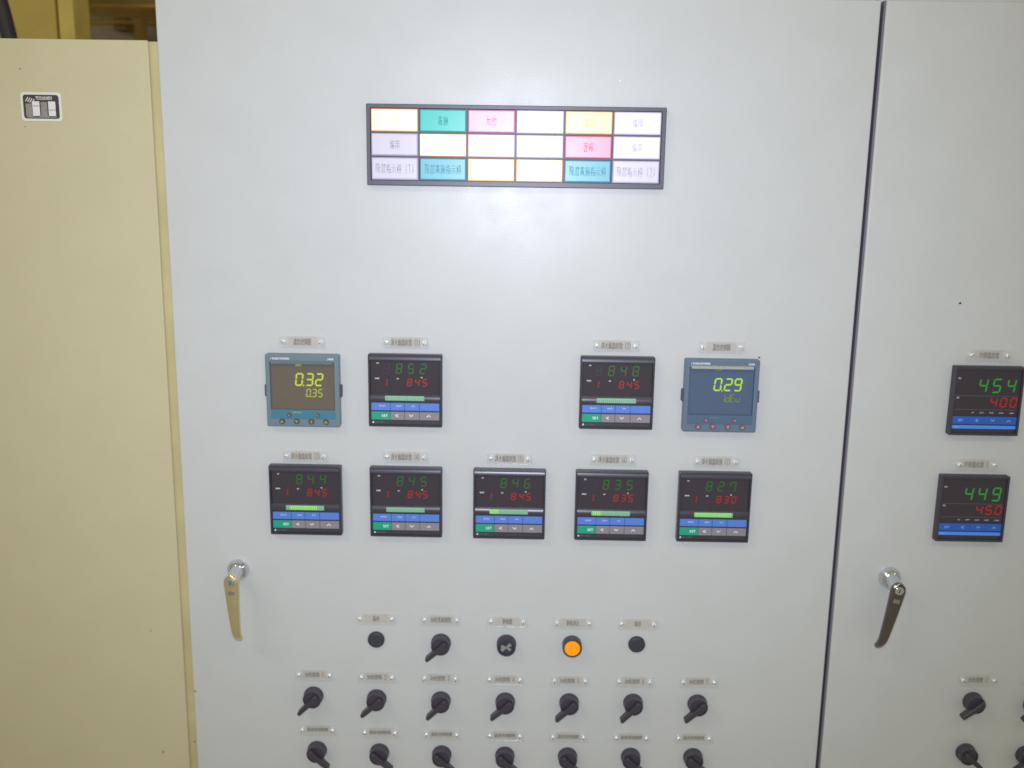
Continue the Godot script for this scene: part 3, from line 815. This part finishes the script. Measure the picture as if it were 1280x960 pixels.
func build_cabinets() -> void:
	var seam := 0.4303
	var left := -0.4522
	var right := 1.10
	var top := px(1190, 1).y
	var low := 0.12
	var mid := (top + low) / 2
	# left bay
	var t := thing("control_cabinet", "light grey control cabinet bay carrying the annunciator and nine controllers", "cabinet", Vector3((left + seam) / 2, 0, 0))
	var w := seam - left
	mk("body", box_between(Vector3(-w / 2 + 0.002, 0.0, -0.55), Vector3(w / 2 - 0.0005, top + 0.012, -0.024), 0.003), mats.grey_paint, t, Vector3(0, 0, 0))
	t.get_child(0).mesh = extrude(round_rect(w - 0.004, top + 0.012, 0.003, 3), -0.55, -0.024, 0.002)
	t.get_child(0).position = Vector3(0.0, (top + 0.012) / 2, 0)
	mk("door", extrude(round_rect(w - 0.0032, top - low, 0.0025, 4), -0.020, 0.0, 0.0022, 4), mats.grey_paint, t, Vector3(-0.0016, mid, 0))
	mk("gasket", box_between(Vector3(-0.008, -(top - low) / 2, -0.0235), Vector3(0.008, (top - low) / 2, -0.019), 0.001), mats.gasket, t, Vector3(w / 2 - 0.0081, mid, 0))
	door_handle(t, 297, 713, 3.0, mats.chrome_warm_reflection)
	speck(t, 775, 101, 0.0014, 0.0002, mats.white_speck, 1)
	speck(t, 949, 447, 0.0014, 0.0002, mats.black_speck, 2)
	speck(t, 244, 864, 0.0016, 0.0002, mats.grime, 3)
	# right bay
	w = right - seam
	t = thing("control_cabinet", "light grey control cabinet bay with two blue-striped controllers and darker handle", "cabinet", Vector3((right + seam) / 2, 0, 0))
	mk("body", extrude(round_rect(w - 0.004, top + 0.012, 0.003, 3), -0.55, -0.024, 0.002), mats.grey_paint, t, Vector3(0, (top + 0.012) / 2, 0))
	mk("door", extrude(round_rect(w - 0.0032, top - low, 0.0025, 4), -0.020, 0.0, 0.0022, 4), mats.grey_paint, t, Vector3(0.0016, mid, 0))
	mk("gasket", box_between(Vector3(-0.008, -(top - low) / 2, -0.0235), Vector3(0.008, (top - low) / 2, -0.019), 0.001), mats.gasket, t, Vector3(-w / 2 + 0.0081, mid, 0))
	mk("edge_seal", box_between(Vector3(-0.0012, -(top - low) / 2, -0.0195), Vector3(0.0012, (top - low) / 2, -0.0024), 0.0006), mats.gasket, t, Vector3(-w / 2 + 0.0020, mid, 0))
	door_handle(t, 1113, 723, -11.0, mats.chrome_dark_reflection)
	speck(t, 1200, 379, 0.0016, 0.0002, mats.black_speck, 4)
	# beige cabinet
	var bz := -0.012
	var btop := px(100, 49, bz).y
	var edge := px(216.5, 600, bz).x
	var bl := -1.25
	t = thing("beige_cabinet", "plain beige steel cabinet, lower than the grey ones beside it", "cabinet", Vector3((bl + left) / 2, 0, bz))
	w = left - 0.001 - bl
	mk("body", extrude(round_rect(w, btop - 0.001, 0.0015, 4), -0.5, -0.004, 0.001), mats.beige_frame, t, Vector3(-0.0005, (btop - 0.001) / 2, 0))
	w = edge - bl
	mk("door", extrude(round_rect(w, btop - 0.10, 0.002, 4), -0.0038, 0.0, 0.0015, 4), mats.beige_paint, t, Vector3((bl + edge) / 2 - t.position.x, (btop + 0.10) / 2, 0))
	var k := 10
	for q in [[25, 86, 0.0010], [31, 158, 0.0008], [204, 940, 0.0018], [188, 788, 0.0010], [243, 927, 0.0014]]:
		speck(t, q[0], q[1], q[2], bz + 0.0002 if q[0] < 240 else bz - 0.0038, mats.grime, k)
		k += 1
	# rating plate on the beige door
	var r := thing("rating_plate", "small black and silver rating plate with white rim on beige door", "plate", px(52, 133.5, bz))
	mk("rim", plate(0.0510, 0.0350, 0.0001, 0.0008, 0.0040, 0.0002), mats.white_rim, r)
	mk("face", plate(0.0450, 0.0290, 0.0007, 0.0010, 0.0034, 0.0001), mats.plate_black, r)
	var boxes := [[-0.0155, -0.0040, 0.0080, 0.0150, 0], [-0.0065, -0.0030, 0.0090, 0.0190, 1], [0.0035, -0.0030, 0.0080, 0.0170, 0], [0.0135, -0.0030, 0.0090, 0.0190, 1], [0.0, -0.0122, 0.0370, 0.0022, 0]]
	for q in boxes:
		mk("data_field", plate(q[2], q[3], 0.0009, 0.0012, 0.0005, 0.0001), mats.plate_white if q[4] else mats.plate_grey, r, Vector3(q[0], q[1], 0))
	mk("lettering", strokes("電熱控制器", 0.0042, 0.0040, 0.0005), mats.plate_white, r, Vector3(0.004, 0.0105, 0.00115))
	for i in 4:
		mk("logo", plate(0.0010, 0.0062, 0.0010, 0.0013, 0.0003, 0.0001), mats.plate_white, r, Vector3(-0.0175 + 0.0026 * i, 0.0090 - 0.0008 * i, 0), -0.6)
	mk("lettering", strokes("1234567", 0.0042, 0.0016, 0.0003), mats.plate_black, r, Vector3(-0.0065, 0.0010, 0.00125))
	mk("lettering", strokes("7254361", 0.0042, 0.0016, 0.0003), mats.plate_black, r, Vector3(0.0135, -0.0040, 0.00125))

func build_annunciator() -> void:
	var tl := px(457.5, 129, 0.006)
	var br := px(829.5, 237, 0.006)
	var bl := px(459.5, 231, 0.006)
	var tr := px(833, 135, 0.006)
	var w := ((tr.x - tl.x) + (br.x - bl.x)) / 2
	var h := ((tl.y - bl.y) + (tr.y - br.y)) / 2
	var c := (tl + tr + bl + br) / 4
	c.z = 0.0
	var t := thing("annunciator", "wide black-framed alarm annunciator with eighteen coloured windows", "annunciator", c)
	mk("frame", frame(w, h, 0.0046, 0.0050, 0.0046, 0.0060, 0.0, 0.0085, 0.0012, 0.0008, 0.0008), mats.frame_black, t)
	mk("backing", plate(w - 0.004, h - 0.004, -0.002, 0.0026, 0.001, 0.0003), mats.frame_black, t)
	var iw := w - 0.0096
	var ih := h - 0.0106
	var x0 := -w / 2 + 0.0046
	var y0 := h / 2 - 0.0046
	# each window's colour, bleached by glare put into it, and its lamp's strength
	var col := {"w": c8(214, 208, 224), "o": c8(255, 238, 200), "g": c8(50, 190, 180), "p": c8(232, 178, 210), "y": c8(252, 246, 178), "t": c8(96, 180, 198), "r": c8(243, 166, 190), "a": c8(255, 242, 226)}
	var edge := {"w": c8(190, 180, 205), "o": c8(240, 150, 70), "g": c8(40, 150, 125), "p": c8(205, 100, 150), "y": c8(235, 170, 60), "t": c8(50, 125, 145), "r": c8(215, 70, 95), "a": c8(240, 150, 95)}  # added rims, coloured to imitate lamp glow along the dividers
	var rows := ["ogpwyw", "wawwrw", "wtyatw"]
	var lit := [[0.4, 0.06, 0.06, 0.6, 0.16, 0.4], [0.0, 0.6, 0.6, 0.5, 0.06, 0.4], [0.0, 0.0, 0.25, 0.5, 0.0, 0.1]]
	var words := [["除濕", "電源", "加熱", "", "溫度", "備用"], ["備用", "", "", "", "警報", "備用"], ["除濕指示燈 (1)", "除濕電源指示燈", "", "", "除濕電源指示燈", "除濕指示燈 (2)"]]
	for r in 3:
		for q in 6:
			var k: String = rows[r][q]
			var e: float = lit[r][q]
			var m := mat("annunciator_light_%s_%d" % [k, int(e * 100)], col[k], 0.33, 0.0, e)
			var ink := mat("annunciator_legend_%s_%d" % [k, int(e * 100)], col[k].darkened(0.12 if k == "w" else 0.055), 0.5, 0.0, e)  # lettering paled towards its window, bloom put into the colour
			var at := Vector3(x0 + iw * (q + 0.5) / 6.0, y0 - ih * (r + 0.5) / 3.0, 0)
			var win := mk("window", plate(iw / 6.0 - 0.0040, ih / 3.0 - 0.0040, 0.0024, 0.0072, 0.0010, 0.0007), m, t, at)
			mk("rim", plate(iw / 6.0 - 0.0020, ih / 3.0 - 0.0020, 0.0022, 0.0062, 0.0006, 0.0003), mat("annunciator_edge_light_%s_%d" % [k, int(e * 100)], edge[k], 0.4, 0.0, e * 0.5), win)
			if words[r][q]:
				mk("lettering", strokes(words[r][q], 0.0066, 0.0105, 0.0008), ink, win, Vector3(0, 0, 0.0074))
	for q in 5:
		mk("divider", plate(0.0016, ih, 0.0024, 0.0078, 0.0003, 0.0003), mats.frame_black, t, Vector3(x0 + iw * (q + 1) / 6.0, y0 - ih / 2, 0))
	for r in 2:
		mk("divider", plate(iw, 0.0016, 0.0024, 0.0077, 0.0003, 0.0003), mats.frame_black, t, Vector3(x0 + iw / 2, y0 - ih * (r + 1) / 3.0, 0))

func build_instruments() -> void:
	var g := "nameplates over the controllers"
	nameplate(378, 427, "溫熱控制器", "nameplate above the teal controller reading 0.32", g)
	nameplate(507, 428, "淨火爐溫度錶 (1)", "nameplate over controller 852, beside the brown-windowed teal controller", g)
	nameplate(770, 432, "淨火爐溫度錶 (2)", "nameplate over controller 848, beside the bluish controller", g)
	nameplate(902, 434, "溫熱控制器", "nameplate above the bluish controller reading 0.29", g)
	nameplate(382, 570, "淨火爐溫度錶 (3)", "tan nameplate above the controller reading 844", g, 0.0046, 0.0078, 0.060, 1)
	nameplate(507, 571, "淨火爐溫度錶 (4)", "nameplate over the unlit-bar controller 845 in the row of five", g)
	nameplate(637, 573, "淨火爐溫度錶 (5)", "nameplate over controller 846, in the gap below the annunciator", g)
	nameplate(766, 574.5, "淨火爐溫度錶 (6)", "nameplate over controller 835, directly under controller 848", g)
	nameplate(895, 577, "淨火爐溫度錶 (7)", "nameplate over controller 827 with the lit bar, under the bluish controller", g)
	nameplate(1236, 444, "冷卻溫度錶", "nameplate over the upper blue-striped digital controller", g, 0.0052, 0.0074, 0.056)
	nameplate(1220, 580.5, "冷卻溫度錶 1", "nameplate between the two blue-striped digital controllers", g, 0.0052, 0.0074, 0.056)
	process_controller(378.5, 488.5, "032", "035", 0, "teal controller with brownish window showing lime digits 0.32")
	process_controller(901, 495, "029", "1dEu", 1, "bluish controller with blue-grey window showing lime digits 0.29")
	bar_controller(506.5, 488.5, "852", "845", 0, 0, "black bar-graph controller with unlit bar beside the brown-windowed teal controller, showing 852")
	bar_controller(771, 491.5, "848", "845", 0, 0, "black bar-graph controller beside the bluish controller, showing 848")
	bar_controller(382, 625.5, "844", "845", 0.1, 0.82, "black bar-graph controller showing 844, bar mostly lit")
	bar_controller(507.5, 628, "845", "845", 0, 0, "black bar-graph controller with unlit bar between two others, showing 845")
	bar_controller(636.5, 630.5, "846", "845", 0, 0.24, "black bar-graph controller showing 846, bright ridge, above the buzzer")
	bar_controller(764, 632.5, "835", "835", 0, 0.24, "black bar-graph controller showing 835, second from the row end with the fully lit bar")
	bar_controller(892.5, 634.5, "827", "830", 0, 0.95, "black bar-graph controller showing 827, whole bar lit")
	wide_controller(1233, 501.5, "454", "400", "black digital controller with blue stripe above its twin, showing green 454")
	wide_controller(1215, 636, "449", "450", "black digital controller with blue stripe below its twin, showing green 449")

func build_switches() -> void:
	var g := "nameplates over the switches"
	# five mixed controls
	var words := ["備用", "加熱電源開關", "警報器", "警報停止", "備用"]
	var over := ["nameplate above the flat black plug at the row's hinge end", "nameplate above the selector switch beside the flat plug", "nameplate above the slotted alarm buzzer", "nameplate above the amber push button", "nameplate above the flat black plug next to the amber button"]
	var us := [470, 551, 634, 716, 797]
	var vs := [773, 774.5, 776.5, 778.5, 779.5]
	for i in 5:
		nameplate(us[i], vs[i], words[i], over[i], g, 0.0046, 0.0070, 0.054)
	for q in [[470, 800, "flat round black plug with no button beside lone selector switch"], [796, 806, "flat round black plug with no button beside amber button"]]:
		var t := thing("blanking_plug", q[2], "plug", px(q[0], q[1], 0.003), "black plugs at both ends of the button row")
		t.position.z = 0.0
		mk("flange", lathe([[0.0116, 0.0], [0.0116, 0.0030], [0.0108, 0.0042], [0.0095, 0.0046]]), mats.cap_black, t)
		mk("cap", lathe([[0.0096, 0.0], [0.0096, 0.0048], [0.0088, 0.0055], [0.0, 0.0057]]), mats.cap_black, t)
	selector_switch(551, 805, 222, "black selector switch between flat plug and slotted buzzer", "selector switches turned to the left")
	var b := thing("alarm_buzzer", "black round alarm buzzer with silvery slotted front", "buzzer", px(633, 806, 0.004))
	b.position.z = 0.0
	mk("collar", lathe([[0.0136, 0.0], [0.0136, 0.0035], [0.0128, 0.0044]]), mats.switch_black, b)
	mk("barrel", lathe([[0.0129, 0.0], [0.0129, 0.0125], [0.0120, 0.0138], [0.0104, 0.0138], [0.0098, 0.0118], [0.0, 0.0118]]), mats.cap_black, b)
	for i in 4:
		var st := start()
		var a := deg_to_rad([38, 168, 212, 328][i])
		var pts := PackedVector2Array([Vector2(0.0006, 0.0010), Vector2(0.0006, -0.0010), Vector2(0.0078, -0.0026), Vector2(0.0084, 0.0), Vector2(0.0078, 0.0026)])
		for k in pts.size():
			pts[k] = (pts[k] * [0.95, 0.9, 1.0, 0.85][i]).rotated(a)
		pts.reverse()
		mk("sound_slot", extrude(pts, 0.0115, 0.0122 + 0.0001 * i, 0.0), mats.slot_silver, b)
	var p := thing("amber_button", "amber lit push button in a black collar", "button", px(715, 807, 0.004))
	p.position.z = 0.0
	mk("collar", lathe([[0.0134, 0.0], [0.0134, 0.0122], [0.0128, 0.0132], [0.0112, 0.0132], [0.0110, 0.0060]]), mats.switch_black, p)
	mk("cap", lathe([[0.0108, 0.0030], [0.0108, 0.0132], [0.0100, 0.0143], [0.0, 0.0147]]), mats.amber, p)
	# two rows of seven selector switches
	var u4 := [393, 471, 550, 631, 712, 793, 873]
	var v4 := [843, 846, 847.5, 849, 850.5, 851.5, 852]
	var ku := [391.5, 470.5, 551, 631.5, 711.5, 791.5, 872]
	var kv := [871, 874.5, 877, 878.5, 879.5, 880, 881]
	var order := ["first", "second", "third", "fourth", "fifth", "sixth", "seventh"]
	for i in 7:
		nameplate(u4[i], v4[i], "加熱開關 %d" % (i + 1), "%s nameplate, counted from the hinge side, over the left-turned switches" % order[i], g, 0.0052, 0.0066, 0.052)
		selector_switch(ku[i], kv[i], 224 + [2.0, -1.5, 1.0, -2.5, 0.5, 3.0, -1.0][i], "%s left-turned selector switch from the beige cabinet" % order[i], "selector switches turned to the left")
	var u5 := [397, 475, 552, 631, 710, 789, 867]
	var v5 := [911.5, 915, 917.5, 919, 920.5, 921.5, 922]
	var mu := [396, 474, 552, 631, 709.5, 788.5, 866.5]
	var mv := [939, 942, 944.5, 946, 947, 947.5, 948]
	for i in 7:
		nameplate(u5[i], v5[i], "溫度控制開關", "%s nameplate, from the beige cabinet, over the right-turned switches" % order[i], g, 0.0050, 0.0052, 0.052)
		selector_switch(mu[i], mv[i], -42 + [-1.5, 2.0, -0.5, 1.0, -3.0, 0.5, 2.5][i], "%s right-turned selector switch from the beige cabinet" % order[i], "selector switches turned to the right")
	# the right bay's switches
	nameplate(1222, 849.5, "加熱開關 1", "nameplate over the left-turned switch on the right bay's door", g, 0.0052, 0.0066, 0.052)
	nameplate(1301, 850, "加熱開關 2", "nameplate cut by the frame on the right bay's door", g, 0.0052, 0.0066, 0.052)
	selector_switch(1217, 878, 219, "left-turned selector switch on the door with the dark handle", "selector switches turned to the left")
	selector_switch(1293, 882, 219, "selector switch beyond the nearest one on the dark-handled door", "selector switches turned to the left")
	selector_switch(1208, 942, -42, "right-turned selector switch low on the dark-handled door", "selector switches turned to the right")
	selector_switch(1283, 945, 219, "lowest selector switch farthest from the dark handle", "selector switches turned to the left")
